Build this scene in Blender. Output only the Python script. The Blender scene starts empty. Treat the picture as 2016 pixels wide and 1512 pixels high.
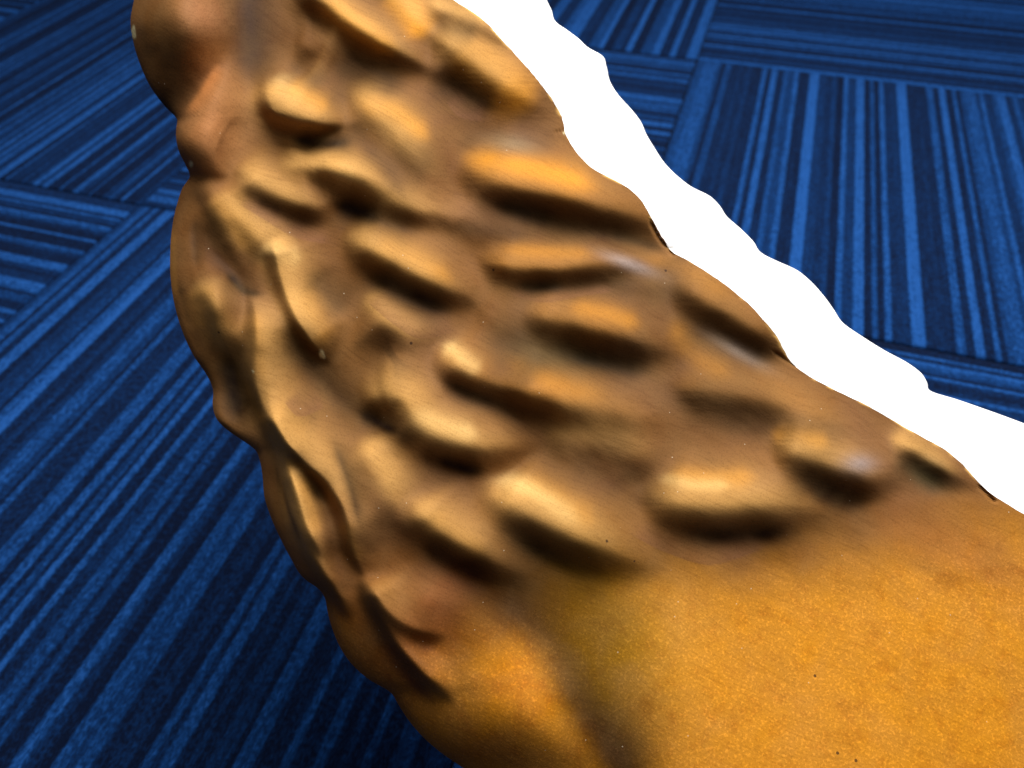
import bpy, math, random
import numpy as np
from mathutils import Vector, Matrix

# ------------------------------------------------------------------ camera, world, lamps
C = bpy.context.scene.collection
SC = bpy.context.scene
T = 0.6                                   # carpet tile size, metres
FPX = 1584.0                              # focal length in photo pixels
CAM = np.array([1.16497*T, -1.1736*T, 0.91426*T])
RIGHT = np.array([.95509, .29621, -.00758])
DOWN = np.array([.20422, -.67659, -.70747])
FWD = np.array([-.21469, .67415, -.70670])
cam_d = bpy.data.cameras.new('camera')
cam_d.sensor_width = 36; cam_d.lens = FPX/2016*36
cam_d.clip_start = .01; cam_d.clip_end = 100
cam = bpy.data.objects.new('camera', cam_d); C.objects.link(cam)
m = Matrix(((RIGHT[0], -DOWN[0], -FWD[0], CAM[0]), (RIGHT[1], -DOWN[1], -FWD[1], CAM[1]),
            (RIGHT[2], -DOWN[2], -FWD[2], CAM[2]), (0, 0, 0, 1)))
cam.matrix_world = m
SC.camera = cam
D0 = .34                                  # distance lens - sculpture
PX = D0/FPX                               # one photo pixel on the sculpture, metres
cam_d.dof.use_dof = True
cam_d.dof.focus_distance = .345
cam_d.dof.aperture_fstop = 9.5

W = bpy.data.worlds.new('World'); SC.world = W; W.use_nodes = True
W.node_tree.nodes['Background'].inputs[0].default_value = (.95, .95, 1, 1)
W.node_tree.nodes['Background'].inputs[1].default_value = .07

def area(name, loc, target, sx, sy, power, col):
    d = bpy.data.lights.new(name, 'AREA'); d.shape = 'RECTANGLE'; d.size = sx; d.size_y = sy
    d.energy = power; d.color = col
    o = bpy.data.objects.new(name, d); C.objects.link(o); o.location = loc
    o.rotation_euler = (Vector(target)-Vector(loc)).to_track_quat('-Z', 'Y').to_euler()
    return o
OBJC = CAM + D0*FWD
area('ceiling_and_fill_light', (OBJC[0]+.12, OBJC[1]+.64, 1.75), OBJC, 1.5, 1.1, 74, (1, .97, .93))
area('ceiling_and_fill_light', (OBJC[0]+.9, OBJC[1]-.5, 2.4), OBJC, .6, .6, 10, (1, .96, .9))  # added fill lamp, not a ceiling fitting
SC.view_settings.view_transform = 'Standard'
SC.view_settings.look = 'None'
SC.view_settings.exposure = 0

# ------------------------------------------------------------------ node helpers
def new_mat(name):
    mt = bpy.data.materials.new(name); mt.use_nodes = True
    nt = mt.node_tree; b = nt.nodes['Principled BSDF']
    return mt, nt, b
def N(nt, typ, **kw):
    n = nt.nodes.new(typ)
    for k, v in kw.items():
        if k.startswith('_'): setattr(n, k[1:], v)
        else: n.inputs[k.replace('__', ' ')].default_value = v
    return n
def L(nt, a, b): nt.links.new(a, b)
def ramp(nt, src, stops, interp='LINEAR'):
    r = nt.nodes.new('ShaderNodeValToRGB'); cr = r.color_ramp; cr.interpolation = interp
    while len(cr.elements) < len(stops): cr.elements.new(.5)
    for e, (p, c) in zip(cr.elements, stops):
        e.position = p; e.color = c if len(c) == 4 else (*c, 1)
    L(nt, src, r.inputs[0]); return r
def mixc(nt, fac, a, b, mode='MIX'):
    n = nt.nodes.new('ShaderNodeMix'); n.data_type = 'RGBA'; n.blend_type = mode
    for s, v in ((0, fac), (6, a), (7, b)):
        if hasattr(v, 'is_linked'): L(nt, v, n.inputs[s])
        else: n.inputs[s].default_value = v if s == 0 else (*v, 1)
    return n.outputs[2]
def math_n(nt, op, a, b=0.0):
    n = nt.nodes.new('ShaderNodeMath'); n.operation = op
    for i, v in enumerate((a, b)):
        if hasattr(v, 'is_linked'): L(nt, v, n.inputs[i])
        else: n.inputs[i].default_value = v
    return n.outputs[0]

# ------------------------------------------------------------------ materials
def carpet_material():
    mt, nt, b = new_mat('blue_carpet_pile')
    at = N(nt, 'ShaderNodeAttribute', _attribute_name='shade')
    tc = nt.nodes.new('ShaderNodeTexCoord')
    oi = nt.nodes.new('ShaderNodeObjectInfo')
    off = nt.nodes.new('ShaderNodeVectorMath'); off.operation = 'ADD'
    L(nt, tc.outputs['Object'], off.inputs[0]); L(nt, oi.outputs['Location'], off.inputs[1])
    mp = N(nt, 'ShaderNodeMapping'); mp.inputs['Scale'].default_value = (1, .35, 1)
    L(nt, off.outputs[0], mp.inputs['Vector'])
    n1 = N(nt, 'ShaderNodeTexNoise', Scale=700, Detail=2); L(nt, mp.outputs[0], n1.inputs['Vector'])
    n2 = N(nt, 'ShaderNodeTexNoise', Scale=260, Detail=3); L(nt, off.outputs[0], n2.inputs['Vector'])
    mp3 = N(nt, 'ShaderNodeMapping'); mp3.inputs['Scale'].default_value = (1, .06, 1)
    L(nt, off.outputs[0], mp3.inputs['Vector'])
    n3 = N(nt, 'ShaderNodeTexNoise', Scale=300, Detail=3); L(nt, mp3.outputs[0], n3.inputs['Vector'])
    s = math_n(nt, 'ADD', at.outputs['Fac'], math_n(nt, 'MULTIPLY', math_n(nt, 'SUBTRACT', n1.outputs['Fac'], .5), 1.1))
    s = math_n(nt, 'ADD', s, math_n(nt, 'MULTIPLY', math_n(nt, 'SUBTRACT', n2.outputs['Fac'], .5), .8))
    s = math_n(nt, 'ADD', s, math_n(nt, 'MULTIPLY', math_n(nt, 'SUBTRACT', n3.outputs['Fac'], .5), .5))
    r = ramp(nt, s, [(0, (.0005, .004, .019)), (.3, (.0011, .012, .052)), (.55, (.0014, .019, .082)), (.8, (.0036, .037, .152)), (1, (.009, .062, .24))])
    L(nt, r.outputs[0], b.inputs['Base Color'])
    b.inputs['Roughness'].default_value = .95
    b.inputs['Specular IOR Level'].default_value = .1
    bp = N(nt, 'ShaderNodeBump', Strength=.8, Distance=.002)
    L(nt, math_n(nt, 'ADD', n1.outputs['Fac'], n2.outputs['Fac']), bp.inputs['Height'])
    L(nt, bp.outputs[0], b.inputs['Normal'])
    return mt
def seam_material():
    mt, nt, b = new_mat('carpet_backing'); b.inputs['Base Color'].default_value = (.002, .01, .03, 1)
    b.inputs['Roughness'].default_value = 1
    return mt
def white_material():
    mt, nt, b = new_mat('raw_white_foam')
    tc = nt.nodes.new('ShaderNodeTexCoord')
    n = N(nt, 'ShaderNodeTexNoise', Scale=500, Detail=3); L(nt, tc.outputs['Object'], n.inputs['Vector'])
    r = ramp(nt, n.outputs['Fac'], [(0, (.86, .86, .86)), (1, (.93, .93, .93))])
    L(nt, r.outputs[0], b.inputs['Base Color']); b.inputs['Roughness'].default_value = .6
    bp = N(nt, 'ShaderNodeBump', Strength=.15, Distance=.0004); L(nt, n.outputs['Fac'], bp.inputs['Height'])
    L(nt, bp.outputs[0], b.inputs['Normal'])
    return mt
def paint_material():
    mt, nt, b = new_mat('airbrushed_brown_paint')
    tc = nt.nodes.new('ShaderNodeTexCoord'); P = tc.outputs['Object']
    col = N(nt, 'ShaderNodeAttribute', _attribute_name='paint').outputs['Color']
    gold = N(nt, 'ShaderNodeAttribute', _attribute_name='gold').outputs['Fac']
    # broad mottling of the brushed coats
    n0 = N(nt, 'ShaderNodeTexNoise', Scale=45, Detail=4, Distortion=.6); L(nt, P, n0.inputs['Vector'])
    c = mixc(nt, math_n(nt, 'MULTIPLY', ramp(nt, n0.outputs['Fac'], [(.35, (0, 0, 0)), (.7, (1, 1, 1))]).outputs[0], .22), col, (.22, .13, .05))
    # dry-brush streaks running along the locks
    mp = N(nt, 'ShaderNodeMapping'); mp.inputs['Rotation'].default_value = (0, 0, 0)
    mp.inputs['Scale'].default_value = (60, 900, 500)
    tex = N(nt, 'ShaderNodeAttribute', _attribute_name='flow').outputs['Vector']
    L(nt, tex, mp.inputs['Vector'])
    ns = N(nt, 'ShaderNodeTexNoise', Scale=1, Detail=3, Distortion=.3); L(nt, mp.outputs[0], ns.inputs['Vector'])
    st = ramp(nt, ns.outputs['Fac'], [(.3, (.72, .68, .62)), (.5, (1, 1, 1)), (.72, (1.0, 1.0, 1.0))])
    c = mixc(nt, .45, c, st.outputs[0], 'MULTIPLY')
    # metallic flake on the gold coat
    nf = N(nt, 'ShaderNodeTexNoise', Scale=950, Detail=2); L(nt, P, nf.inputs['Vector'])
    fl = ramp(nt, nf.outputs['Fac'], [(.52, (0, 0, 0)), (.7, (1, 1, 1))])
    c = mixc(nt, math_n(nt, 'MULTIPLY', math_n(nt, 'MULTIPLY', fl.outputs[0], gold), .6), c, mixc(nt, 1.0, c, (1.7, 1.7, 1.9), 'MULTIPLY'))
    ng = N(nt, 'ShaderNodeTexNoise', Scale=110, Detail=6, Roughness=.7); L(nt, P, ng.inputs['Vector'])
    bl = ramp(nt, ng.outputs['Fac'], [(.5, (0, 0, 0)), (.68, (1, 1, 1))])
    c = mixc(nt, math_n(nt, 'MULTIPLY', math_n(nt, 'MULTIPLY', bl.outputs[0], gold), .5), c, mixc(nt, 1.0, c, (.66, .5, .4), 'MULTIPLY'))
    npal = N(nt, 'ShaderNodeTexNoise', Scale=38, Detail=5, Roughness=.65); L(nt, P, npal.inputs['Vector'])
    c = mixc(nt, math_n(nt, 'MULTIPLY', math_n(nt, 'MULTIPLY', ramp(nt, npal.outputs['Fac'], [(.45, (0, 0, 0)), (.7, (1, 1, 1))]).outputs[0], gold), .5), c, mixc(nt, 1.0, c, (1.12, 1.15, 1.7), 'MULTIPLY'))
    # fine grain
    nq = N(nt, 'ShaderNodeTexNoise', Scale=1600, Detail=1); L(nt, P, nq.inputs['Vector'])
    c = mixc(nt, .6, c, ramp(nt, nq.outputs['Fac'], [(.3, (.7, .7, .7)), (.5, (1, 1, 1))]).outputs[0], 'MULTIPLY')
    # dust specks and pin holes
    vo = N(nt, 'ShaderNodeTexVoronoi', Scale=210); L(nt, P, vo.inputs['Vector'])
    wn = nt.nodes.new('ShaderNodeSeparateColor'); L(nt, vo.outputs['Color'], wn.inputs[0])
    dot = math_n(nt, 'MULTIPLY', math_n(nt, 'LESS_THAN', vo.outputs['Distance'], .06), math_n(nt, 'GREATER_THAN', wn.outputs[0], .82))
    c = mixc(nt, math_n(nt, 'MULTIPLY', dot, .4), c, (.66, .55, .40))
    vo2 = N(nt, 'ShaderNodeTexVoronoi', Scale=95); L(nt, P, vo2.inputs['Vector'])
    wn2 = nt.nodes.new('ShaderNodeSeparateColor'); L(nt, vo2.outputs['Color'], wn2.inputs[0])
    hole = math_n(nt, 'MULTIPLY', math_n(nt, 'LESS_THAN', vo2.outputs['Distance'], .06), math_n(nt, 'GREATER_THAN', wn2.outputs[1], .85))
    c = mixc(nt, math_n(nt, 'MULTIPLY', hole, .8), c, (.03, .015, .01))
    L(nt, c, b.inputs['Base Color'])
    rr = ramp(nt, n0.outputs['Fac'], [(.3, (.6, .6, .6)), (.7, (.75, .75, .75))])
    L(nt, rr.outputs[0], b.inputs['Roughness'])
    b.inputs['Specular IOR Level'].default_value = .07
    L(nt, math_n(nt, 'MULTIPLY', gold, .1), b.inputs['Metallic'])
    hh = math_n(nt, 'ADD', math_n(nt, 'MULTIPLY', nf.outputs['Fac'], .5), math_n(nt, 'MULTIPLY', ns.outputs['Fac'], .35))
    hh = math_n(nt, 'ADD', hh, math_n(nt, 'MULTIPLY', dot, .5))
    hh = math_n(nt, 'SUBTRACT', hh, math_n(nt, 'MULTIPLY', hole, .8))
    bp = N(nt, 'ShaderNodeBump', Strength=.28, Distance=.0005); L(nt, hh, bp.inputs['Height'])
    L(nt, bp.outputs[0], b.inputs['Normal'])
    return mt
M_CARPET, M_SEAM, M_WHITE, M_PAINT = carpet_material(), seam_material(), white_material(), paint_material()

# ------------------------------------------------------------------ floor of striped carpet tiles
def quad_mesh(name, V, F, mats, smooth=True):
    me = bpy.data.meshes.new(name)
    V = np.asarray(V, np.float32); F = np.asarray(F, np.int32)
    me.vertices.add(len(V)); me.vertices.foreach_set('co', V.ravel())
    me.loops.add(F.size); me.loops.foreach_set('vertex_index', F.ravel())
    me.polygons.add(len(F)); me.polygons.foreach_set('loop_start', np.arange(0, F.size, F.shape[1], dtype=np.int32))
    me.update(calc_edges=True); me.validate()
    if smooth: me.polygons.foreach_set('use_smooth', np.ones(len(me.polygons), bool))
    for q in mats: me.materials.append(q)
    return me

def tile_mesh(seed, stripes=None):
    """a carpet tile: cut and loop pile in stripes that run along local Y, centre at origin"""
    rng = random.Random(seed)
    h = T/2-.0011
    if stripes is None:
        stripes = []; x = 0; last = 0
        while x < 1:
            sh = rng.choice([.06, .1, .3, .36, .5, .72, .85, .9])
            if abs(sh-last) < .15: continue
            w = rng.choice([.006, .008, .010, .014, .018, .026]) * (1.1 if sh < .4 else .8)
            stripes.append((w, sh)); x += w; last = sh
    tot = sum(w for w, s in stripes)
    xs, sh, zz = [], [], []
    x = -h
    for w, s in stripes:
        w = w/tot*2*h
        e = min(.0011, w*.2)
        for t in (e, w*.5, w-e):
            xs.append(x+t); sh.append(s); zz.append(.0008*(s-.5) + (.0003 if t == w*.5 else 0))
        x += w
    xs[0] = -h; xs[-1] = h
    n = len(xs); V = []; S = []
    ys = [-h, -h+.002] + [(-h+.002)+(2*h-.004)*k/8 for k in range(1, 8)] + [h-.002, h]
    for iy, y in enumerate(ys):
        edge = iy in (0, len(ys)-1)
        for k in range(n):
            ed = edge or k in (0, n-1)
            V.append((xs[k], y, .006+zz[k]-(.0012 if ed else 0))); S.append(sh[k])
    F = [(r*n+k, r*n+k+1, (r+1)*n+k+1, (r+1)*n+k) for r in range(len(ys)-1) for k in range(n-1)]
    # skirt
    rim = [k for k in range(n)] + [r*n+n-1 for r in range(1, len(ys))] + [(len(ys)-1)*n+k for k in range(n-2, -1, -1)] + [r*n for r in range(len(ys)-2, 0, -1)]
    b0 = len(V)
    for i in rim: V.append((V[i][0], V[i][1], .0005)); S.append(S[i]*.3)
    R = len(rim)
    for q in range(R): F.append((rim[q], b0+q, b0+(q+1) % R, rim[(q+1) % R]))
    me = quad_mesh('carpet_tile', V, F, [M_CARPET])
    a = me.attributes.new('shade', 'FLOAT', 'POINT'); a.data.foreach_set('value', np.array(S, np.float32))
    return me

floor_me = quad_mesh('floor', [(-6, -6, -.004), (7, -6, -.004), (7, 7, -.004), (-6, 7, -.004)], [(0, 1, 2, 3)], [M_SEAM], False)
floor = bpy.data.objects.new('floor', floor_me); C.objects.link(floor); floor['kind'] = 'structure'
tile_protos = [tile_mesh(s) for s in (3, 8, 14, 21, 33, 47)]
def from_marks(marks, a, b, k=1.0):
    """[(mark, shade up to that mark), ...] -> widths; the first mark is the left edge"""
    return [((q-p)*k, s) for (p, _), (q, s) in zip(marks[:-1], marks[1:])]
near_right = from_marks([(-47,0),(10,.6),(100,.75),(125,.5),(150,.1),(190,.6),(240,.2),(265,.33),(300,.2),(330,.36),(400,.15),(430,.8),(460,.15),(500,.9),(540,.15),(570,.7),(610,.5),(640,.85),(710,.15),(770,1.),(820,.4),(860,.25),(890,.45),(930,.05),(960,.85),(1010,.4),(1060,.95),(1095,.08),(1120,.7),(1150,.08),(1180,.85),(1220,.26),(1260,.33),(1320,1.),(1380,.2),(1400,.28),(1445,.18),(1485,.75),(1520,.15),(1560,.95),(1600,.12),(1625,.8),(1650,.15),(1680,.6),(1740,.75),(1765,.5),(1790,.85),(1840,.35),(1870,.6),(1920,.9),(1960,.3),(1990,.75),(2030,.45),(2080,.1),(2130,.8),(2200,.2),(2250,.6),(2310,.1),(2370,.85),(2440,.3),(2500,.7),(2570,.15)], 0, 1)
i1 = lambda z: .333+z*.000193
i2 = lambda z: -.003+z*.000168
i3 = lambda z: .601+z*.0001667
near_left = from_marks([(0,0)]+[(i2(z), s) for z, s in [(100,.5),(190,.75),(230,.1),(310,.75),(400,.2),(540,.9),(620,.1),(740,.35),(860,.5),(900,.1),(1000,.75),(1100,1.),(1200,.15),(1280,.36),(1350,.1),(1420,.38),(1560,.72),(1640,.45),(1680,.1),(1750,.7),(1990,.2)]]
    +[(i1(z), s) for z, s in [(130,.72),(210,.1),(290,.78),(330,.12),(390,.6),(420,.2),(480,.9),(585,.1),(640,.85),(740,.22),(850,.65),(890,.15),(960,.55),(1080,.03),(1160,.8),(1230,.3),(1310,.0),(1400,.66),(1440,.5),(1530,.62),(1620,.1),(1720,.25),(1790,.0),(1850,.62),(1890,.2)]]
    +[(i3(z), s) for z, s in [(680,.68),(760,.1),(800,.32),(880,.05),(1000,.33),(1040,.0),(1170,.62),(1340,.1),(1400,.65),(1540,.15),(1620,.55),(1700,.05),(1760,.3),(1840,.08),(1900,.6),(2016,.1),(2150,.5),(2250,.1)]]+[(1., .5)], 0, 1)
far_mid = from_marks([(-3030,0),(-2700,.2),(-2500,.8),(-2300,.3),(-2100,.6),(-1900,.1),(-1700,.9),(-1500,.3),(-1350,.7),(-1200,.1),(-1000,.5),(-850,.9),(-700,.2),(-550,.6),(-400,.1),(-250,.8),(-100,.25),(0,.7),(180,.9),(300,.3),(380,.2),(520,.65),(580,.95),(700,.05),(800,.42),(880,.2),(960,.95),(1080,.05),(1230,.55),(1330,.88),(1460,.15),(1540,.88),(1680,.2),(1820,.9)], 0, 1)
SPECIAL = {(1, -1): tile_mesh(1, near_right), (0, 0): tile_mesh(2, near_left), (0, -2): tile_mesh(4, far_mid)}
TY = 1.032                                # tiles are a touch longer one way
for ti in range(-5, 7):
    for tj in range(-8, 4):
        key = (ti, tj)
        me = SPECIAL.get(key) or tile_protos[(ti*7+tj*5+2) % 6]
        o = bpy.data.objects.new('carpet_tile', me); C.objects.link(o); o.parent = floor
        o.location = ((ti+.5)*T, (1-(tj+1.5)*TY)*T, 0)
        even = (ti+tj) % 2 == 0
        o.rotation_euler = (0, 0, 0 if even else math.pi/2)
        o.scale = (1, TY, 1) if even else (TY, 1, 1)
        if key not in SPECIAL and (ti*5+tj) % 3 == 0: o.rotation_euler.z += math.pi

# ------------------------------------------------------------------ the sculpture
# outline of the painted face (x as a function of y) in sculpture units: 1 unit = PX metres, seen square on
LEFT = [(-200, 330), (-120, 300), (-60, 280), (0, 264), (40, 257), (80, 262), (130, 277), (180, 302), (215, 330), (235, 349), (250, 347), (275, 347), (300, 353), (330, 368), (348, 374),
        (365, 362), (400, 349), (440, 340), (500, 335), (560, 337), (610, 346), (660, 362), (700, 381), (740, 408), (765, 419), (800, 419), (830, 430), (850, 452), (870, 482), (886, 503),
        (905, 511), (930, 516), (980, 521), (1020, 534), (1060, 552), (1100, 573), (1140, 600), (1160, 628), (1178, 640), (1200, 644), (1240, 655), (1280, 673), (1310, 695), (1340, 730), (1362, 768),
        (1385, 783), (1420, 806), (1450, 832), (1480, 866), (1512, 912), (1560, 980), (1620, 1070), (1700, 1200), (1800, 1380)]
RIGHTE = [(-200, 700), (-100, 800), (-40, 860), (0, 893), (20, 925), (45, 958), (75, 984), (100, 1008), (135, 1040), (170, 1068), (200, 1090), (225, 1104), (245, 1110), (258, 1112), (285, 1125), (310, 1143), (328, 1162), (345, 1190), (365, 1228), (385, 1254), (410, 1272),
          (440, 1288), (470, 1306), (498, 1326), (515, 1358), (540, 1398), (570, 1440), (600, 1476), (630, 1503), (660, 1528), (690, 1544), (718, 1562), (740, 1592), (765, 1638), (795, 1700), (830, 1762), (860, 1815), (885, 1860), (905, 1885), (935, 1914), (960, 1936), (990, 1978), (1020, 2030), (1060, 2110), (1110, 2220), (1170, 2290), (1300, 2330), (1500, 2340), (1800, 2340)]
OUTER = [(-200, 960), (-120, 1010), (-60, 1045), (0, 1076), (20, 1086), (45, 1096), (58, 1115), (75, 1138), (95, 1160), (108, 1184), (130, 1194), (160, 1201), (190, 1220), (215, 1243), (240, 1262), (265, 1273), (290, 1288), (325, 1312), (350, 1338), (368, 1362), (385, 1396), (405, 1417), (425, 1430), (450, 1458), (475, 1483), (500, 1502), (513, 1528),
         (530, 1566), (550, 1592), (580, 1620), (610, 1642), (636, 1660), (660, 1694), (690, 1742), (715, 1788), (735, 1814), (755, 1826), (770, 1832), (785, 1880), (805, 1938), (835, 2020), (870, 2110), (920, 2220), (990, 2320), (1100, 2400), (1300, 2440), (1800, 2440)]
Y0, Y1, NR, NCOL = -160, 1700, 640, 760

def smooth_interp(tab, y, k=5):
    t = np.array(tab, float)
    yy = np.arange(tab[0][0]-50, tab[-1][0]+50, 1.0)
    yk, xk = t[:, 0], t[:, 1]; hk = np.diff(yk); sl = np.diff(xk)/hk
    mk = np.r_[sl[0], (sl[:-1]*hk[1:]+sl[1:]*hk[:-1])/(hk[1:]+hk[:-1]), sl[-1]]
    q = np.clip(np.searchsorted(yk, yy)-1, 0, len(yk)-2); tt = np.clip((yy-yk[q])/hk[q], 0, 1)
    v = (2*tt**3-3*tt**2+1)*xk[q]+(tt**3-2*tt**2+tt)*hk[q]*mk[q]+(3*tt**2-2*tt**3)*xk[q+1]+(tt**3-tt**2)*hk[q]*mk[q+1]
    ker = np.hanning(2*k+1); ker /= ker.sum()
    v = np.convolve(np.pad(v, k, mode='edge'), ker, 'valid')
    return np.interp(y, yy, v)
def vnoise(x, y, seed, cell):
    r = np.random.default_rng(seed); g = r.uniform(-1, 1, (64, 64))
    fx, fy = x/cell, y/cell
    ix, iy = np.floor(fx).astype(int), np.floor(fy).astype(int)
    tx, ty = fx-ix, fy-iy
    tx, ty = tx*tx*(3-2*tx), ty*ty*(3-2*ty)
    a, b_, c, d = g[ix % 64, iy % 64], g[(ix+1) % 64, iy % 64], g[ix % 64, (iy+1) % 64], g[(ix+1) % 64, (iy+1) % 64]
    return (a*(1-tx)+b_*tx)*(1-ty)+(c*(1-tx)+d*tx)*ty
def sstep(t): t = np.clip(t, 0, 1); return t*t*(3-2*t)

ys = np.linspace(Y0, Y1, NR)
xl, xr, xo = smooth_interp(LEFT, ys, 10), smooth_interp(RIGHTE, ys, 4), smooth_interp(OUTER, ys, 5)
xr = xr + .9*vnoise(ys, ys*0+3, 5, 5.0) + .8*vnoise(ys, ys*0+9, 6, 14.0)
# columns gather a little towards the left rim
u = np.linspace(0, 1, NCOL); u = .75*u + .25*u*u
X = xl[:, None] + (xr-xl)[:, None]*u[None]
Y = np.repeat(ys[:, None], NCOL, 1)
XF, YF = X.ravel(), Y.ravel()

def spline(pts, step=5.0):
    p = np.array(pts, float); p = np.vstack([2*p[0]-p[1], p, 2*p[-1]-p[-2]]); out = []
    for i in range(1, len(p)-2):
        n = max(2, int(np.hypot(*(p[i+1]-p[i]))/step))
        t = np.linspace(0, 1, n, endpoint=False)[:, None]
        a, b_, c, d = p[i-1], p[i], p[i+1], p[i+2]
        out.append(.5*(2*b_+(c-a)*t+(2*a-5*b_+4*c-d)*t*t+(3*b_-a-3*c+d)*t**3))
    out.append(p[-2][None]); return np.vstack(out)
def stroke(pts, su, sd, ends=(.3, .3), pw=2.0, xf=None, yf=None):
    """0..1 field: crest along the curve; su = reach on the upper/right side, sd = reach on the lower/left side"""
    xf = XF if xf is None else xf; yf = YF if yf is None else yf
    s = spline(pts); mrg = 2.6*max(su, sd)
    idx = np.nonzero((xf > s[:, 0].min()-mrg) & (xf < s[:, 0].max()+mrg) & (yf > s[:, 1].min()-mrg) & (yf < s[:, 1].max()+mrg))[0]
    if len(idx) == 0: return idx, np.zeros(0)
    tg = np.gradient(s, axis=0); tg /= np.linalg.norm(tg, axis=1)[:, None]+1e-9
    arc = np.concatenate([[0], np.cumsum(np.hypot(*np.diff(s, axis=0).T))]); arc /= arc[-1]
    val = np.empty(len(idx))
    for q in range(0, len(idx), 40000):
        ii = idx[q:q+40000]
        dx = xf[ii][:, None]-s[None, :, 0]; dy = yf[ii][:, None]-s[None, :, 1]
        d2 = dx*dx+dy*dy; dm = d2.min(1)
        w = np.exp(-(d2-dm[:, None])/(30+.12*dm[:, None])); w /= w.sum(1)[:, None]
        d = np.sqrt(dm)
        dn = (w*(tg[None, :, 1]*dx-tg[None, :, 0]*dy)).sum(1)
        a = (w*arc[None]).sum(1)
        # which side of the crest, blended so that the ends stay round
        side = sstep(.5+.62*dn/np.maximum(d, 3.0))
        sg = sd+(su-sd)*side
        tp = np.ones_like(a)
        if ends[0] > 0: tp *= sstep((a+.02)/ends[0])
        if ends[1] > 0: tp *= sstep((1.02-a)/ends[1])
        sg = sg*(.5+.5*tp)
        val[q:q+40000] = tp*np.exp(-(d/sg)**pw)
    return idx, val
def offset(pts, k):
    q = spline(pts, 18); g = np.gradient(q, axis=0); g /= np.linalg.norm(g, axis=1)[:, None]
    return (q+np.stack([g[:, 1], -g[:, 0]], 1)*k).tolist()
def blob(cx, cy, rx, ry, ang=0, pw=2.0):
    c, s = math.cos(math.radians(ang)), math.sin(math.radians(ang))
    dx, dy = XF-cx, YF-cy
    a, b_ = (dx*c+dy*s)/rx, (-dx*s+dy*c)/ry
    return np.exp(-(a*a+b_*b_)**(pw/2))

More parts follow.
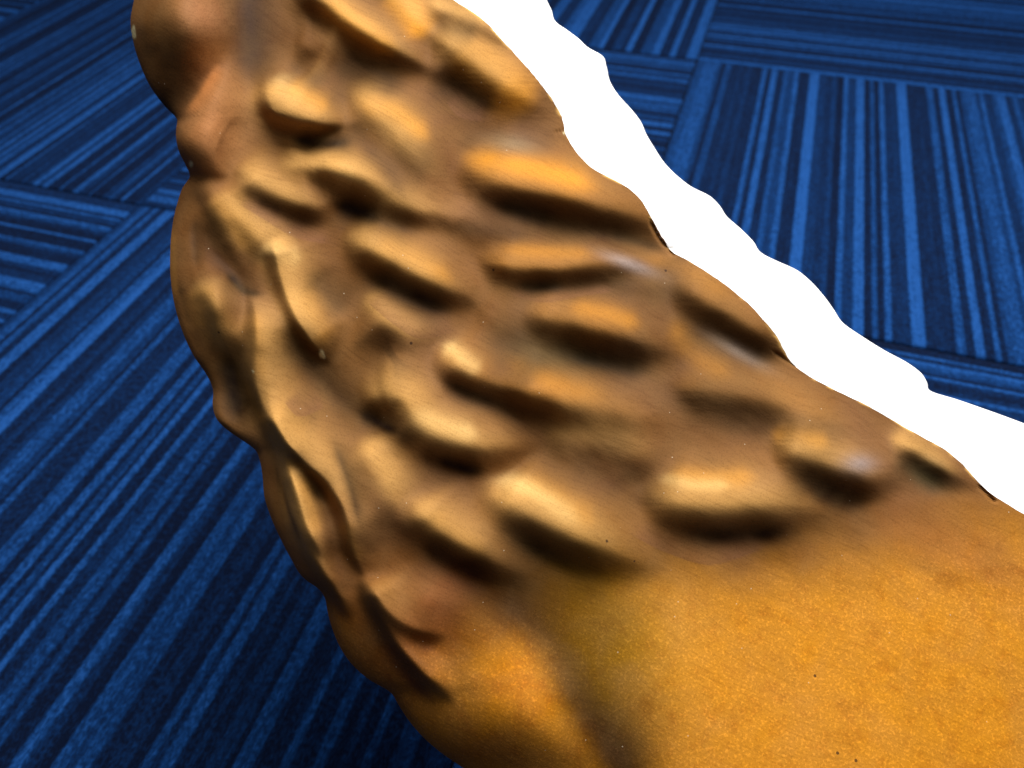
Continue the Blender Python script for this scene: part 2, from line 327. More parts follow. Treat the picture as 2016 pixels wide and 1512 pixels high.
# every lock: (crest points, height, reach above, reach below, (end tapers), is it a lock that can be told apart)
LOCKS = [
 ([(505,150),(508,195),(524,232),(565,252),(625,264),(700,260)], 50, 84, 10, (.25,.4), 1),
 ([(560,-60),(620,5),(690,58),(745,92),(812,128),(850,150)], 52, 40, 30, (.2,.3), 1),
 ([(575,90),(615,100),(640,92)], 16, 34, 24, (.3,.3), 0),
 ([(700,-60),(770,0),(815,50),(870,95)], 30, 45, 26, (.3,.35), 1),
 ([(672,200),(705,215),(752,262),(800,318),(850,372)], 42, 60, 28, (.25,.4), 1),
 ([(830,10),(880,30),(940,52),(985,85)], 26, 30, 22, (.3,.35), 1),
 ([(835,90),(885,112),(945,158),(1000,190),(1050,225)], 58, 66, 30, (.2,.3), 1),
 ([(890,320),(945,362),(1030,388),(1110,402),(1190,425),(1265,448),(1310,480)], 62, 58, 24, (.2,.12), 1),
 ([(600,362),(640,352),(690,372),(750,402),(830,428),(910,440)], 44, 46, 20, (.2,.35), 1),
 ([(452,342),(500,370),(560,402),(620,418),(660,410)], 36, 44, 18, (.15,.4), 1),
 ([(665,478),(720,502),(790,540),(850,572),(925,600)], 58, 50, 26, (.2,.22), 1),
 ([(935,520),(1000,536),(1080,540),(1180,532),(1270,535)], 46, 40, 17, (.2,.35), 1),
 ([(1310,560),(1370,595),(1430,632),(1490,668),(1555,705)], 50, 52, 28, (.3,.15), 1),
 ([(1020,628),(1090,645),(1160,660),(1230,680),(1310,705)], 52, 54, 30, (.2,.25), 1),
 ([(838,688),(862,714),(915,748),(985,775),(1060,802),(1140,830)], 52, 52, 22, (.1,.45), 1),
 ([(980,775),(1080,790),(1180,815),(1290,845)], 34, 56, 32, (.3,.4), 1),
 ([(690,775),(740,800),(778,800),(805,842),(850,872),(915,893),(985,897),(1060,885)], 62, 62, 23, (.25,.3), 1),
 ([(938,945),(962,990),(1030,1030),(1100,1065),(1180,1098),(1260,1130)], 68, 66, 28, (.08,.35), 1),
 ([(1250,975),(1310,1008),(1390,1022),(1480,1018),(1560,1018),(1640,1025)], 56, 72, 24, (.18,.35), 1),
 ([(1510,885),(1570,905),(1630,932),(1690,950),(1760,955)], 54, 56, 26, (.2,.3), 1),
 ([(1740,870),(1790,892),(1840,925),(1900,955)], 30, 36, 26, (.3,.3), 1),
 ([(1310,775),(1400,785),(1500,800),(1600,830),(1700,865)], 30, 50, 30, (.3,.3), 1),
 ([(790,985),(820,1028),(870,1068),(935,1105),(1005,1142)], 52, 56, 24, (.12,.3), 1),
 ([(708,1150),(740,1200),(785,1240),(830,1262),(890,1270)], 34, 60, 10, (.2,.4), 1),
 ([(700,1140),(724,1200),(762,1265),(815,1332),(885,1395)], 46, 30, 9, (.15,.25), 1),
 ([(1060,870),(1150,885),(1230,905),(1300,930)], 24, 60, 30, (.3,.3), 1),
 ([(700,590),(760,640),(820,668),(880,665)], 26, 50, 24, (.3,.4), 1),
 ([(545,345),(620,335),(700,350),(770,385)], 32, 40, 20, (.3,.3), 1),
 ([(860,420),(900,455),(960,470),(1060,480)], 16, 40, 20, (.3,.3), 0),
 ([(700,640),(750,690),(800,720)], 22, 50, 20, (.3,.3), 1),
 ([(930,620),(990,650),(1040,690)], 20, 50, 20, (.3,.3), 0),
 ([(690,870),(740,950),(780,1040)], 24, 60, 30, (.3,.3), 1),
 # left fold locks: lobe to the right of a falling crest
 ([(376,356),(402,420),(432,490),(462,550)], 16, 22, 12, (.2,.4), 1),
 ([(405,385),(440,440),(490,500),(520,545)], 28, 54, 17, (.15,.4), 1),
 ([(520,475),(528,520),(545,580),(570,635),(605,690),(640,728)], 46, 62, 9, (.12,.25), 1),
 ([(474,580),(484,620),(484,665),(480,720),(488,775),(512,828),(552,885),(596,928),(634,968),(660,1012),(670,1060),(680,1100),(704,1150)], 64, 72, 10, (.14,.22), 1),
 ([(512,800),(524,845),(542,905),(556,960),(566,1030),(590,1085),(620,1135),(652,1185),(672,1230)], 50, 34, 10, (.1,.2), 1),
 ([(548,912),(572,985),(590,1040),(625,1110)], 34, 34, 9, (.2,.3), 1),
 ([(366,560),(392,600),(412,660),(450,740)], 24, 40, 12, (.2,.4), 1),
 ([(440,105),(408,165),(376,205),(345,240)], 56, 60, 12, (.6,.0), 0),
 ([(352,300),(372,330),(396,346),(425,352),(455,345)], 12, 70, 8, (.0,.3), 0),
]
GK = .42
GROOVES = [
 ([(490,-160),(490,-60),(492,40),(500,110),(505,190)], 40, 34, 40, (.0,.3)),
 ([(560,118),(600,140),(650,180)], 16, 20, 16, (.3,.3)),
 ([(592,10),(625,40),(655,80)], 20, 14, 12, (.3,.3)),
 ([(640,110),(700,140),(810,172)], 26, 26, 32, (.2,.2)),
 ([(835,38),(880,50),(930,68)], 14, 16, 16, (.3,.3)),
 ([(860,130),(910,175),(985,222)], 30, 24, 26, (.25,.2)),
 ([(570,275),(640,286),(700,282)], 26, 20, 20, (.2,.3)),
 ([(940,392),(1030,420),(1120,440),(1210,460),(1300,492)], 30, 20, 18, (.2,.1)),
 ([(640,388),(700,418),(780,440),(850,455)], 28, 18, 20, (.2,.3)),
 ([(475,370),(530,408),(600,435),(660,442)], 20, 14, 14, (.2,.3)),
 ([(705,525),(770,568),(840,598),(905,615)], 34, 18, 18, (.2,.15)),
 ([(990,560),(1060,565),(1140,562),(1220,556)], 24, 14, 16, (.2,.3)),
 ([(1350,612),(1420,660),(1500,700),(1550,716)], 32, 26, 28, (.2,.15)),
 ([(1050,680),(1130,700),(1210,718),(1300,735)], 32, 24, 24, (.2,.15)),
 ([(850,730),(905,770),(970,795),(1060,825)], 26, 16, 18, (.15,.35)),
 ([(705,815),(760,832)], 20, 20, 16, (.3,.3)),
 ([(820,890),(880,915),(960,928)], 28, 16, 18, (.2,.25)),
 ([(985,1030),(1060,1078),(1130,1110),(1200,1135)], 34, 20, 24, (.2,.2)),
 ([(1290,1030),(1370,1052),(1450,1058),(1560,1045)], 34, 18, 24, (.2,.3)),
 ([(1550,918),(1610,955),(1670,980),(1740,980)], 34, 22, 24, (.2,.25)),
 ([(1765,890),(1810,930),(1870,960)], 20, 18, 20, (.2,.3)),
 ([(820,1050),(870,1095),(930,1125),(990,1150)], 34, 18, 24, (.2,.2)),
 ([(745,1215),(800,1262),(880,1275)], 16, 12, 14, (.2,.3)),
 ([(392,405),(428,490),(474,556),(525,575)], 40, 22, 24, (.15,.1)), ([(384,420),(386,470),(390,530)], 14, 9, 9, (.2,.2)), ([(345,545),(362,590),(378,650),(400,720)], 12, 9, 12, (.2,.2)),
 ([(605,525),(645,575),(690,622)], 24, 22, 22, (.25,.25)),
 ([(548,640),(595,705),(645,762),(700,800)], 34, 26, 26, (.2,.2)),
 ([(650,850),(690,950),(712,1045)], 20, 16, 16, (.25,.25)),
 ([(440,640),(450,720),(470,800),(490,860)], 70, 30, 28, (.15,.1)),
 ([(570,905),(610,945),(655,990)], 30, 16, 16, (.2,.2)),
 ([(650,1050),(660,1110),(690,1180)], 36, 16, 16, (.15,.15)),
 ([(930,1150),(1050,1215),(1120,1300),(1170,1400),(1230,1580)], 60, 60, 56, (.25,.0)),
 ([(900,1590),(1000,1550),(1120,1535),(1220,1560)], 24, 30, 40, (.2,.2)),
 ([(960,470),(1050,470),(1150,475),(1240,505)], 10, 12, 12, (.3,.3)),
]
BUMPS = [(350, 20, 88, 125, -8, 130), (425, 590, 38, 56, 0, 44), (430, 830, 30, 40, 0, 14), (1040, 1400, 115, 85, 12, 24), (850, 1175, 60, 42, 20, 18),
         (410, 285, 44, 72, 8, 34), (604, 224, 82, 40, 14, 46), (545, 165, 34, 44, 0, 20), (770, 640, 40, 30, 20, 12), (775, 700, 40, 26, 10, -12), (1860, 915, 30, 22, 20, 8), (740, 920, 50, 70, -20, 14), (1250, 560, 50, 20, 0, 6)]

# large form: a rounded barrel rolling away at the left, tilting back at the top
lp = np.stack([xl, ys], 1)[::2]
dl = np.concatenate([np.sqrt(((XF[q:q+20000, None]-lp[None, :, 0])**2+(YF[q:q+20000, None]-lp[None, :, 1])**2).min(1)) for q in range(0, len(XF), 20000)]).reshape(X.shape)
rollw = np.interp(ys, [0, 200, 260, 340, 380, 900, 1300, 1600], [190, 130, 70, 60, 110, 75, 150, 200])[:, None]
t = np.clip(dl/rollw, 0, 1)
H = -(rollw*.62)*(1-np.sqrt(np.clip(1-(1-t)**2, 0, 1)))
H = H + 14*vnoise(X+500, Y+500, 2, 330.0)
dr = (xr[:, None]-X)*.6
H = H - 26*np.exp(-(dr/70.)**2)*sstep((1010-Y)/150.)
def soften(F, n, ax):
    k = np.hanning(2*n+3)[1:-1]; k /= k.sum()
    F = np.moveaxis(F, ax, 0); G = np.pad(F, ((n, n), (0, 0)), mode='reflect', reflect_type='odd')
    O = sum(k[q]*G[q:q+F.shape[0]] for q in range(2*n+1)); return np.moveaxis(O, 0, ax)
H = soften(soften(H, 22, 0), 8, 1)
H = H.ravel()
lock_id = np.full(len(XF), -1); lock_v = np.zeros(len(XF))
FOLDS = set(range(32, len(LOCKS))) | {0, 23, 24}
for n_, (pts, a, su, sd, e, is_lock) in enumerate(LOCKS):
    fold = n_ in FOLDS
    e = e if fold else tuple(max(q, .3) if q > 0 else 0 for q in e)
    if fold:      # rolls under on its left side, long soft flank on the right
        i_, v = stroke(offset(pts, 2.1*sd), su*1.05, max(1.8*sd, 17), e, 2.0); H[i_] += a*.9*v
    else:         # seed-shaped bulge lying above the hollow
        pts = offset(pts, .40*su); g_ = np.array(pts[-1])-np.array(pts[-2]); g_ /= np.linalg.norm(g_)
        pts = pts+[(pts[-1][0]+g_[0]*45, pts[-1][1]+g_[1]*45)]
        i_, v = stroke(pts, su*1.2, su*.86, (max(.16, e[0]*.7), max(.45, e[1])), 2.0); H[i_] += a*1.04*v
    if is_lock:
        w = v*a; up = (w > lock_v[i_]) & (v > .33)
        lock_v[i_[up]] = w[up]; lock_id[i_[up]] = n_
for pts, a, su, sd, e in GROOVES:
    e = tuple(max(q, .35) if q > 0 else 0 for q in e)
    q = [(x_-1, y_+5) for x_, y_ in pts]
    i_, v = stroke(q, su*1.7, sd*1.2, e); H[i_] -= a*GK*v
for cx, cy, rx, ry, ang, a in BUMPS: H += a*blob(cx, cy, rx, ry, ang)
q_ = np.clip((YF-1230)*.75-(XF-1180)*.66, 0, None); H -= .00032*q_**2
# faint hand-worked unevenness
H += (1.6*vnoise(XF+900, YF+900, 11, 46.0) + .6*vnoise(XF+900, YF+900, 12, 17.0))*(1-.8*sstep((YF-1080)/120))
Hm = H.reshape(NR, NCOL)
for _ in range(5):
    Hm[1:-1] = .25*Hm[:-2]+.5*Hm[1:-1]+.25*Hm[2:]; Hm[:, 1:-1] = .25*Hm[:, :-2]+.5*Hm[:, 1:-1]+.25*Hm[:, 2:]
H = Hm.ravel()
# cuts nicked into the raw edge
for pts, a, w in (([(1278,430),(1300,470),(1322,498)], 14, 5), ([(1090,262),(1114,256)], 3, 4), ([(1925,955),(1955,985)], 8, 4), ([(1520,690),(1566,722)], 6, 4)):
    i_, v = stroke(pts, w, w, (.2, 0)); H[i_] -= a*v

def to_world(x, y, h):
    """sculpture units -> metres; the face leans back 14 degrees from square-on"""
    h = h + .22*(y-900) - .05*(x-1000)
    d = D0 - h*PX
    return CAM[None] + d[:, None]*(FWD[None] + ((x-1008)/FPX)[:, None]*RIGHT[None] + ((y-756)/FPX)[:, None]*DOWN[None])

# ---- paint
def lin(r, g, b_): return np.array([((c/255)/12.92 if c/255 <= .04045 else ((c/255+.055)/1.055)**2.4) for c in (r, g, b_)])
BROWN, TAN, OCHRE, GOLD, UMBER, MAUVE, GREEN, RUST = lin(100,64,33), lin(170,120,56), lin(214,140,30), lin(190,125,28), lin(26,14,6), lin(132,104,88), lin(84,78,52), lin(160,90,40)
P = np.repeat(BROWN[None], len(XF), 0)
def brush(pts, col, su, sd, amt, ends=(.25, .25), pw=2):
    i_, v = stroke(pts, su, sd, ends, pw); v = (amt*v)[:, None]; P[i_] = P[i_]*(1-v)+col*v
def dab(cx, cy, rx, ry, ang, col, amt, pw=2):
    v = (amt*blob(cx, cy, rx, ry, ang, pw))[:, None]; P[:] = P*(1-v)+col*v
n_a = (.5+.5*vnoise(XF+300, YF+300, 21, 120.))[:, None]
P[:] = P*(1-.22*n_a)+TAN*.22*n_a
n_b = (np.clip(vnoise(XF+300, YF+300, 22, 90.), 0, 1))[:, None]
P[:] = P*(1-.15*n_b)+MAUVE*.15*n_b
# gold neck
gline = np.interp(XF, [560, 760, 900, 1050, 1250, 1420, 1600, 1760, 1900, 2100], [1160, 1200, 1185, 1150, 1110, 1105, 1075, 1040, 1010, 1000])
gold = sstep((YF-gline+60+22*vnoise(XF+100, YF+100, 30, 60.))/210)
P[:] = P*(1-gold[:, None])+GOLD*gold[:, None]
OCH = [([(620,-10),(700,50),(790,110)],20,.9),([(770,-30),(810,30),(840,80)],28,.9),([(880,90),(960,140),(1060,220)],40,.8),([(700,195),(770,220),(850,280)],20,.75),
       ([(900,305),(1000,325),(1100,350),(1190,375)],28,.9),([(560,170),(600,190),(650,220)],22,.55),([(720,480),(800,515),(900,560)],22,.45),([(980,490),(1080,498),(1180,500)],16,.4),
       ([(1110,605),(1190,620),(1270,645)],20,.6),([(1320,620),(1370,700),(1450,750)],22,.4),([(1510,850),(1570,858),(1640,880)],18,.8),([(1310,935),(1400,945),(1500,940)],20,.5),
       ([(1010,945),(1090,985),(1180,1040)],26,.35),([(600,560),(610,620),(640,690)],26,.3),([(830,1010),(900,1060),(960,1100)],20,.4),([(480,740),(510,810),(560,880)],8,.6),([(980,690),(1100,760),(1200,780)],22,.35),
       ([(960,1350),(1040,1380),(1090,1420)],46,.1),([(1250,510),(1340,525),(1450,590)],18,.2)]
for p, w, a in OCH: brush(p, OCHRE, w, w, a)
CREAM = lin(236,200,130)  # cream for highlights painted onto the lobe crests
brush([(420,395),(490,450),(590,485)], lin(200,152,86), 34, 26, .6); brush([(560,560),(590,620),(620,680)], lin(200,152,86), 30, 14, .6); brush([(500,620),(498,700),(530,800),(600,890)], lin(168,118,62), 26, 14, .6)
for p, w, a in [([(868,675),(900,700),(950,740)],18,.7),([(800,805),(860,840),(950,862)],20,.65),([(965,945),(1040,965),(1150,1040)],20,.6),([(1290,940),(1370,955),(1450,955)],14,.5),([(545,140),(560,175),(600,205)],24,.25),
                ([(520,470),(540,500),(600,510)],20,.4),([(660,340),(700,350)],16,.4),([(1090,15),(640,30),(700,80)],10,.0)]: brush(p, CREAM, w, w, a)
brush([(940,1320),(1030,1375),(1090,1430)], lin(176,108,4), 70, 60, .9)
brush([(900,1150),(1040,1215),(1120,1290),(1170,1380),(1210,1470),(1270,1600)], lin(50,28,8), 92, 64, .92)  # dark brown band with the falloff into the neck's hollow painted in
# dry-brushed tan that also paints a highlight along the top of every lock
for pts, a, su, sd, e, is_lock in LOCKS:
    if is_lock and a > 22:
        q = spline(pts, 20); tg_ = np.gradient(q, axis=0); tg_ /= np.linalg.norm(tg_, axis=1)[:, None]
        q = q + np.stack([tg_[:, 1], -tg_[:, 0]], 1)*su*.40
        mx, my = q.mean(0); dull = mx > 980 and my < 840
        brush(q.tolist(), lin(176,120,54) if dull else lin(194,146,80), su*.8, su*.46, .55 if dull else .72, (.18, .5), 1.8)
# sprayed umber marks, mixed with shade painted into hollows and undersides
UMBER_SHADE = [([(640,110),(700,138),(815,172)],24,.7),([(855,128),(910,175),(985,222)],30,.8),([(850,45),(900,55),(950,70)],16,.5),([(575,272),(640,282),(700,276)],16,.6),([(940,385),(1030,412),(1120,435),(1210,455),(1310,490)],22,.8),
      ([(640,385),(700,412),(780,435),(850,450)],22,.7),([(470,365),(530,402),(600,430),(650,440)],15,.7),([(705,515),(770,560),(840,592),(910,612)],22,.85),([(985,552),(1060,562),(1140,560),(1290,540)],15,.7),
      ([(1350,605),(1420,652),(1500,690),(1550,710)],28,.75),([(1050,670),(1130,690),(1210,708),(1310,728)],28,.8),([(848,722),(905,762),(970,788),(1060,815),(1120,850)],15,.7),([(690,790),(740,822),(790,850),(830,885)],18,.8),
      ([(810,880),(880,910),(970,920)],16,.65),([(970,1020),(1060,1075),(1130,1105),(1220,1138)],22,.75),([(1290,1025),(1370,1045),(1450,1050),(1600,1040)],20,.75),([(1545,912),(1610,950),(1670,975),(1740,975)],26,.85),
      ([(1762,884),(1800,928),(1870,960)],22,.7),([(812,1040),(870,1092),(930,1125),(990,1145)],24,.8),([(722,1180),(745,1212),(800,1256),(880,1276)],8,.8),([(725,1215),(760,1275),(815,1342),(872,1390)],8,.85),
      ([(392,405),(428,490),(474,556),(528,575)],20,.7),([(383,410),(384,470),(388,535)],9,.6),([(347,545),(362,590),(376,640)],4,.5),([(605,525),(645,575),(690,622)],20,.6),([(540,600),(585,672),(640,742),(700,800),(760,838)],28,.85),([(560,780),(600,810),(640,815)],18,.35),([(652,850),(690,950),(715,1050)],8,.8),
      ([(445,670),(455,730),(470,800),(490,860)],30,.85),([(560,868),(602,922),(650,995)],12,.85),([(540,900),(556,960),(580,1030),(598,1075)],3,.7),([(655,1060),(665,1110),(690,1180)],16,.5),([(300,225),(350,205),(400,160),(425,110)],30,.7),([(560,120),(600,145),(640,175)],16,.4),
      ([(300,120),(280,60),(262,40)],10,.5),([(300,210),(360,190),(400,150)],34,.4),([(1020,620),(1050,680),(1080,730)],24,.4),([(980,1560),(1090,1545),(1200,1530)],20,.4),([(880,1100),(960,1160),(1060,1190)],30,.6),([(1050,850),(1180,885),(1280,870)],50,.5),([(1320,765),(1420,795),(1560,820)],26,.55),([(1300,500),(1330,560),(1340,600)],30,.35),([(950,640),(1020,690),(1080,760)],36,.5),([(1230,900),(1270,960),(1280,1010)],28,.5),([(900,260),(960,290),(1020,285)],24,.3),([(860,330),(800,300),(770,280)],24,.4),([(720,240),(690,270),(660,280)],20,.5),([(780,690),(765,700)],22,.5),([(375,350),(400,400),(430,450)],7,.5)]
for p, w, a in UMBER_SHADE: brush([(x_-1, y_+4) for x_, y_ in p], UMBER, w*2.0, w*1.5, min(a*.95, .9), (.3, .3), 1.6)
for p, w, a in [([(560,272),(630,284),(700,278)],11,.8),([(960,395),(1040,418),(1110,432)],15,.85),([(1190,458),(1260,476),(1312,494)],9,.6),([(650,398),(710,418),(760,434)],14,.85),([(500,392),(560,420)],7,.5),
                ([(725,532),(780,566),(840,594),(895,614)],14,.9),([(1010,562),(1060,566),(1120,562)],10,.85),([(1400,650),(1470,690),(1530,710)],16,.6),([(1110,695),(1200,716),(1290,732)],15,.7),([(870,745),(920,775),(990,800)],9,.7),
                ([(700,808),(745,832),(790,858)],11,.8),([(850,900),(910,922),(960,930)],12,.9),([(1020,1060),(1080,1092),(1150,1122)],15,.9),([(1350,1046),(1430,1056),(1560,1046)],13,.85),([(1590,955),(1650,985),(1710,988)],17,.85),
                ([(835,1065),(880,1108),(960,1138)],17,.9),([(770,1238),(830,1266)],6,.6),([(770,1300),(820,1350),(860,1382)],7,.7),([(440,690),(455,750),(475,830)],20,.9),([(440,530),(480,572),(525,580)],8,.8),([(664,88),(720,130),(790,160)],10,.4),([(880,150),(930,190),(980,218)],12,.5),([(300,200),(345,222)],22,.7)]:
    brush(p, lin(9,5,3), w*1.25, w, a, (.3, .3))  # near-black strokes paint the deep shade at the bottom of the hollows
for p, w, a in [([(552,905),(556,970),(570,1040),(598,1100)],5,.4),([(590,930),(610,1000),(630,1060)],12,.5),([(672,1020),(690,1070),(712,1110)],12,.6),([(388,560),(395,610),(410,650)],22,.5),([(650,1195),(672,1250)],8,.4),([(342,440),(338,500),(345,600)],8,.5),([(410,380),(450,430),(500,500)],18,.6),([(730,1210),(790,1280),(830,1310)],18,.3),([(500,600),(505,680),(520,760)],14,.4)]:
    brush(p, TAN*1.1, w, w, a)  # tan painted on the left fold ridges to make them look lit
for p, w, a in [([(1180,560),(1300,575),(1400,600)],22,.45),([(960,700),(1010,740),(1060,760)],40,.4),([(1330,640),(1360,690),(1330,740)],26,.35),([(1380,820),(1500,840),(1620,850)],20,.5),([(1120,900),(1190,940),(1240,980)],34,.4),
                ([(760,560),(830,620),(900,640)],24,.4),([(700,270),(760,330),(800,400)],16,.5),([(880,440),(960,455),(1060,465)],14,.5),([(620,130),(640,180),(700,200)],22,.4),([(1000,230),(1060,260),(1110,280)],26,.3)]:
    brush(p, lin(56,36,22), w*1.3, w*1.3, a, (.3, .3))
brush([(1060,1260),(1130,1360),(1190,1450),(1260,1560)], lin(26,14,4), 60, 46, .8, (.4, .0)); dab(860, 1230, 110, 60, 20, lin(84,44,14), .6)  # painted shade deepening the falloff at the neck's bottom and lower left
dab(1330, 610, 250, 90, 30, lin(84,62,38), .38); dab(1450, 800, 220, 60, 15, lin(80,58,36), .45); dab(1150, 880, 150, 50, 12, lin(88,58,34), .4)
dab(1640, 965, 70, 26, 20, lin(28,24,18), .6); dab(1830, 935, 50, 30, 30, GREEN, .6); dab(1080, 700, 90, 40, 15, GREEN, .35); dab(1180, 1230, 90, 150, -25, lin(120,84,14), .6); dab(1340, 1230, 80, 110, 0, lin(190,140,62), .3); dab(800, 1290, 150, 170, 25, lin(92,48,12), .9); dab(950, 1480, 160, 60, 0, lin(96,52,8), .8); dab(700, 1200, 60, 120, -20, lin(96,54,20), .6)
dab(1690, 915, 34, 20, 0, lin(130,130,140), .5); dab(1450, 690, 60, 12, 30, lin(170,150,135), .4); dab(1240, 520, 50, 12, 20, lin(160,150,150), .5)  # grey sheen on the hollow rims, painted into the colour
dab(1010, 285, 50, 20, 10, lin(120,110,90), .5); dab(870, 1180, 44, 50, 0, lin(128,70,34), .6); dab(400, 120, 50, 50, 0, RUST, .35); dab(418, 250, 56, 95, 8, lin(158,104,62), .8); dab(400, 30, 50, 40, 0, lin(172,118,80), .5); dab(1900, 1090, 200, 60, 25, lin(150,92,40), .6); dab(1230, 1260, 90, 170, -20, lin(128,92,18), .6); dab(1420, 520, 90, 20, 35, lin(120,78,42), .6)
brush([(432,120),(398,180),(364,228)], lin(196,124,66), 16, 7, .5)
brush([(492,-120),(492,0),(495,60),(500,150),(505,200)], lin(46,30,22), 50, 46, .9, (.0,.3))
# stencil-sharp overspray contours
def contour(pts, w, col, amt):
    i_, v = stroke(pts, w, 2.2, (.12, .12)); v = (amt*v)[:, None]; P[i_] = P[i_]*(1-v)+col*v
for pts, w in (([(1240,1050),(1310,1085),(1390,1110),(1450,1098),(1510,1075)],36), ([(880,200),(905,228),(950,238)],30), ([(1000,578),(1070,594),(1140,582),(1210,572)],16), ([(470,400),(520,430),(580,465),(650,480)],26), ([(720,590),(780,640),(830,665),(900,650)],34), ([(560,790),(590,818),(640,800)],30)):
    contour(pts, w, lin(110,72,48), .5)
for cx, cy, r_ in ((262, 62, 5), (264, 70, 4), (263, 54, 3), (376, 323, 4), (633, 697, 5), (637, 702, 3), (498, 731, 2), (1110, 262, 2)):
    v = np.exp(-(((XF-cx)/r_)**2+((YF-cy)/(r_*1.5))**2)**2)[:, None]; P = P*(1-v)+lin(196,184,140)*v
# bare, nibbled paint along the cut edge
ed = np.exp(-((xr[:, None]-X)/(3+4*np.abs(vnoise(Y, Y*0+7, 51, 22.)))).ravel()**2)*np.clip(vnoise(XF, YF, 50, 16.)*2.2+.1, 0, 1)*(XF > 880)
P = P*(1-ed[:, None])+lin(214,170,96)*ed[:, None]
P = np.clip(P, .004, .95)

WP = to_world(XF, YF, H).reshape(NR, NCOL, 3)
gu, gv = np.gradient(WP, axis=1), np.gradient(WP, axis=0)
NM = np.cross(gv, gu); NM /= np.linalg.norm(NM, axis=2)[..., None]+1e-12
if (NM @ (-FWD)).mean() < 0: NM = -NM
WP2, NM2, P2 = WP.reshape(-1, 3), NM.reshape(-1, 3), P.reshape(-1, 3)
# flow coordinates: along / across the combed direction, metres
ang = math.radians(26)
FL = np.stack([(XF*math.cos(ang)+YF*math.sin(ang))*PX, (-XF*math.sin(ang)+YF*math.cos(ang)+18*vnoise(XF, YF, 40, 120.))*PX, H*PX], 1)

root = bpy.data.objects.new('moulded_figure', None); C.objects.link(root)
root.location = Vector(OBJC.tolist())
root['label'] = 'brown and gold moulded figure with wavy locks and thick white edge above blue carpet'
root['category'] = 'sculpture'
def link(name, me, parent, label=None):
    o = bpy.data.objects.new(name, me); C.objects.link(o); o.parent = parent
    # mesh coordinates are relative to the figure's own origin
    if label: o['label'] = label
    return o
ORG = OBJC[None]
ii = np.arange(NR*NCOL).reshape(NR, NCOL)
FACES = np.stack([ii[:-1, :-1].ravel(), ii[1:, :-1].ravel(), ii[1:, 1:].ravel(), ii[:-1, 1:].ravel()], 1)
def submesh(name, faces):
    used = np.unique(faces); mp = np.full(NR*NCOL, -1); mp[used] = np.arange(len(used))
    me = quad_mesh(name, WP2[used]-ORG, mp[faces], [M_PAINT])
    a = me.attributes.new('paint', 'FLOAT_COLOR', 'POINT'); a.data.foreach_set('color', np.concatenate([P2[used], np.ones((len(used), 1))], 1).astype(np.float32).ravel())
    a = me.attributes.new('gold', 'FLOAT', 'POINT'); a.data.foreach_set('value', gold[used].astype(np.float32))
    a = me.attributes.new('flow', 'FLOAT_VECTOR', 'POINT'); a.data.foreach_set('vector', FL[used].astype(np.float32).ravel())
    me.normals_split_custom_set_from_vertices(NM2[used].tolist())
    return me
fv = FACES[:, 0]
neck = (YF[fv] > gline[fv]+10) & (lock_id[fv] < 0) & (XF[fv] > 780)
knob = (lock_id[fv] < 0) & (XF[fv] < 445-(YF[fv]-110).clip(0, 200)*.75) & (YF[fv] < 240) & ~neck
lk = lock_id[fv].copy(); lk[neck | knob] = -1
mane_f = FACES[(lk < 0) & ~neck & ~knob]
mane = link('mane', submesh('mane', mane_f), root, 'brown airbrushed mane of swept wavy locks')
for n_ in range(len(LOCKS)):
    f = FACES[lk == n_]
    if len(f) > 30: link('lock', submesh('lock', f), mane)
link('neck', submesh('neck', FACES[neck]), root, 'smooth golden neck with mottled metallic paint')
link('knob', submesh('knob', FACES[knob]), root, 'rounded brown knob with chipped paint on its rim')

# ---- white raw edge and back
rows = []
def rail(x, h, dy=0): rows.append(to_world(x, ys+dy, h))
Hg = H.reshape(NR, NCOL)
edge = Hg[:, -1]
pe = np.pad(edge, 30, mode='edge'); mn = np.array([pe[q:q+61].min() for q in range(NR)])
hs = np.convolve(np.pad(mn, 60, mode='edge'), np.hanning(121)/np.hanning(121).sum(), 'valid')
gap = xo-xr
rail(xr-22, edge-26); rail(xr-4, edge-7); rail(xr+.8, edge-3.0); rail(xr+2.5, np.minimum(edge-6, hs+2))
for f_, dz in ((.06, 3.4), (.15, 6), (.3, 9), (.5, 14), (.7, 20), (.85, 27), (.94, 36), (.985, 48), (1, 62)):
    rail(xr+gap*f_, hs-dz)
rail(xo-4, hs-110); rail(xo-20, hs-170); rail(xo-70, hs-215)
for f_ in (.25, .5, .75): rail(xo-70-(xo-xl-140)*f_, hs*(1-f_)+Hg[:, 0]*f_-215-60*f_*0)
rail(xl+60, Hg[:, 0]-190)
BW = np.stack(rows, 1); nb = BW.shape[1]
jj = np.arange(NR*nb).reshape(NR, nb)
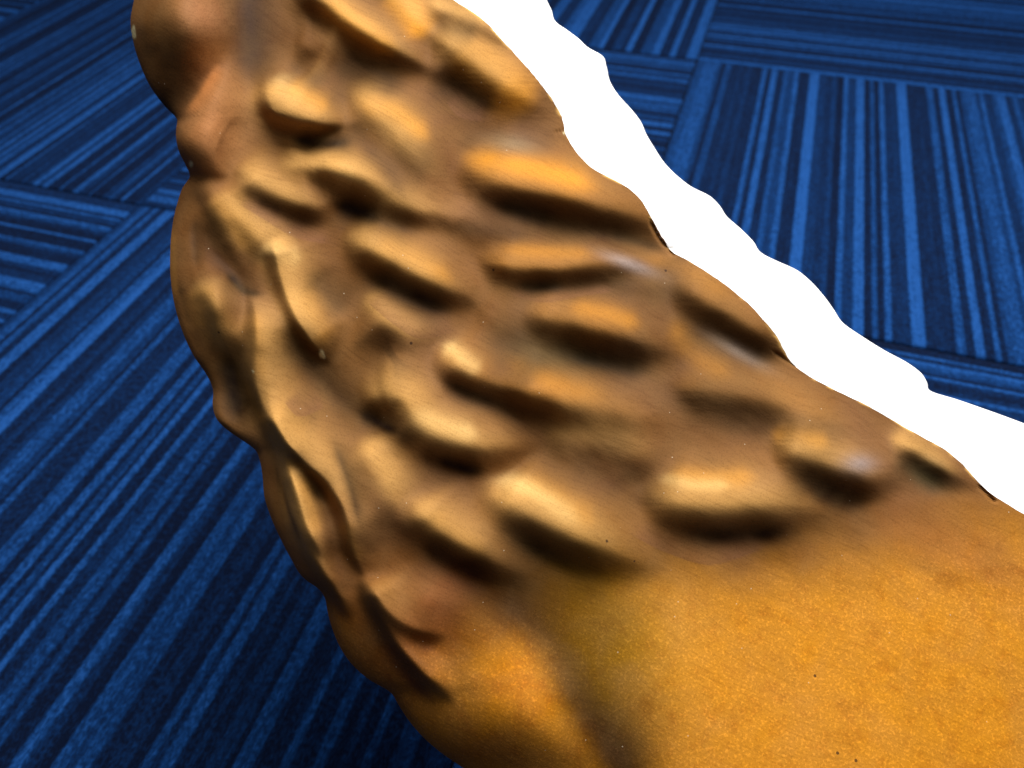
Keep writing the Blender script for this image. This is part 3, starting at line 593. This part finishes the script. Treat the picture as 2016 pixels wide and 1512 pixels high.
BF = np.stack([jj[:-1, :-1].ravel(), jj[1:, :-1].ravel(), jj[1:, 1:].ravel(), jj[:-1, 1:].ravel()], 1)
link('backing', quad_mesh('backing', BW.reshape(-1, 3)-ORG, BF, [M_WHITE]), root, 'thick raw white edge with a scalloped outline')
BWK = BW
# painted side wall that turns under at the left
rows = []
for dx, dz in ((0, 0), (.5, 20), (3, 55), (10, 95), (25, 135), (60, 190)):
    rows.append(to_world(xl+dx, ys, Hg[:, 0]-dz))
SW = np.stack(rows, 1); ns_ = SW.shape[1]
jj = np.arange(NR*ns_).reshape(NR, ns_)
SF = np.stack([jj[:-1, :-1].ravel(), jj[:-1, 1:].ravel(), jj[1:, 1:].ravel(), jj[1:, :-1].ravel()], 1)
me = quad_mesh('side_wall', SW.reshape(-1, 3)-ORG, SF, [M_PAINT])
colr = np.repeat(P.reshape(NR, NCOL, 3)[:, 2][:, None], ns_, 1).reshape(-1, 3)
a = me.attributes.new('paint', 'FLOAT_COLOR', 'POINT'); a.data.foreach_set('color', np.concatenate([colr, np.ones((len(colr), 1))], 1).astype(np.float32).ravel())
link('side_wall', me, root)

# the two sawn ends, and the block that carries the figure on the floor behind it
for r_ in (0, NR-1):
    loop = np.vstack([WP[r_, ::8], BWK[r_, 3:], SW[r_, ::-1]])
    f = np.arange(len(loop))[None]
    link('end_cap', quad_mesh('end_cap', loop-ORG, f, [M_WHITE], False), root)
top = to_world(np.array([1620.]), np.array([1120.]), np.array([-180.]))[0]
fb = bpy.data.meshes.new('foot')
V = []
for z, k in ((top[2], .8), (.03, 1.0), (.012, 1.25), (.0055, 1.25)):
    for a, b_ in ((-1, -1), (1, -1), (1, 1), (-1, 1)):
        V.append((top[0]+a*.035*k, top[1]+b_*.028*k, z))
F = [(4*q+c, 4*q+(c+1) % 4, 4*q+4+(c+1) % 4, 4*q+4+c) for q in range(3) for c in range(4)] + [(0, 1, 2, 3), (15, 14, 13, 12)]
link('foot', quad_mesh('foot', np.array(V)-ORG, F, [M_WHITE], False), root)
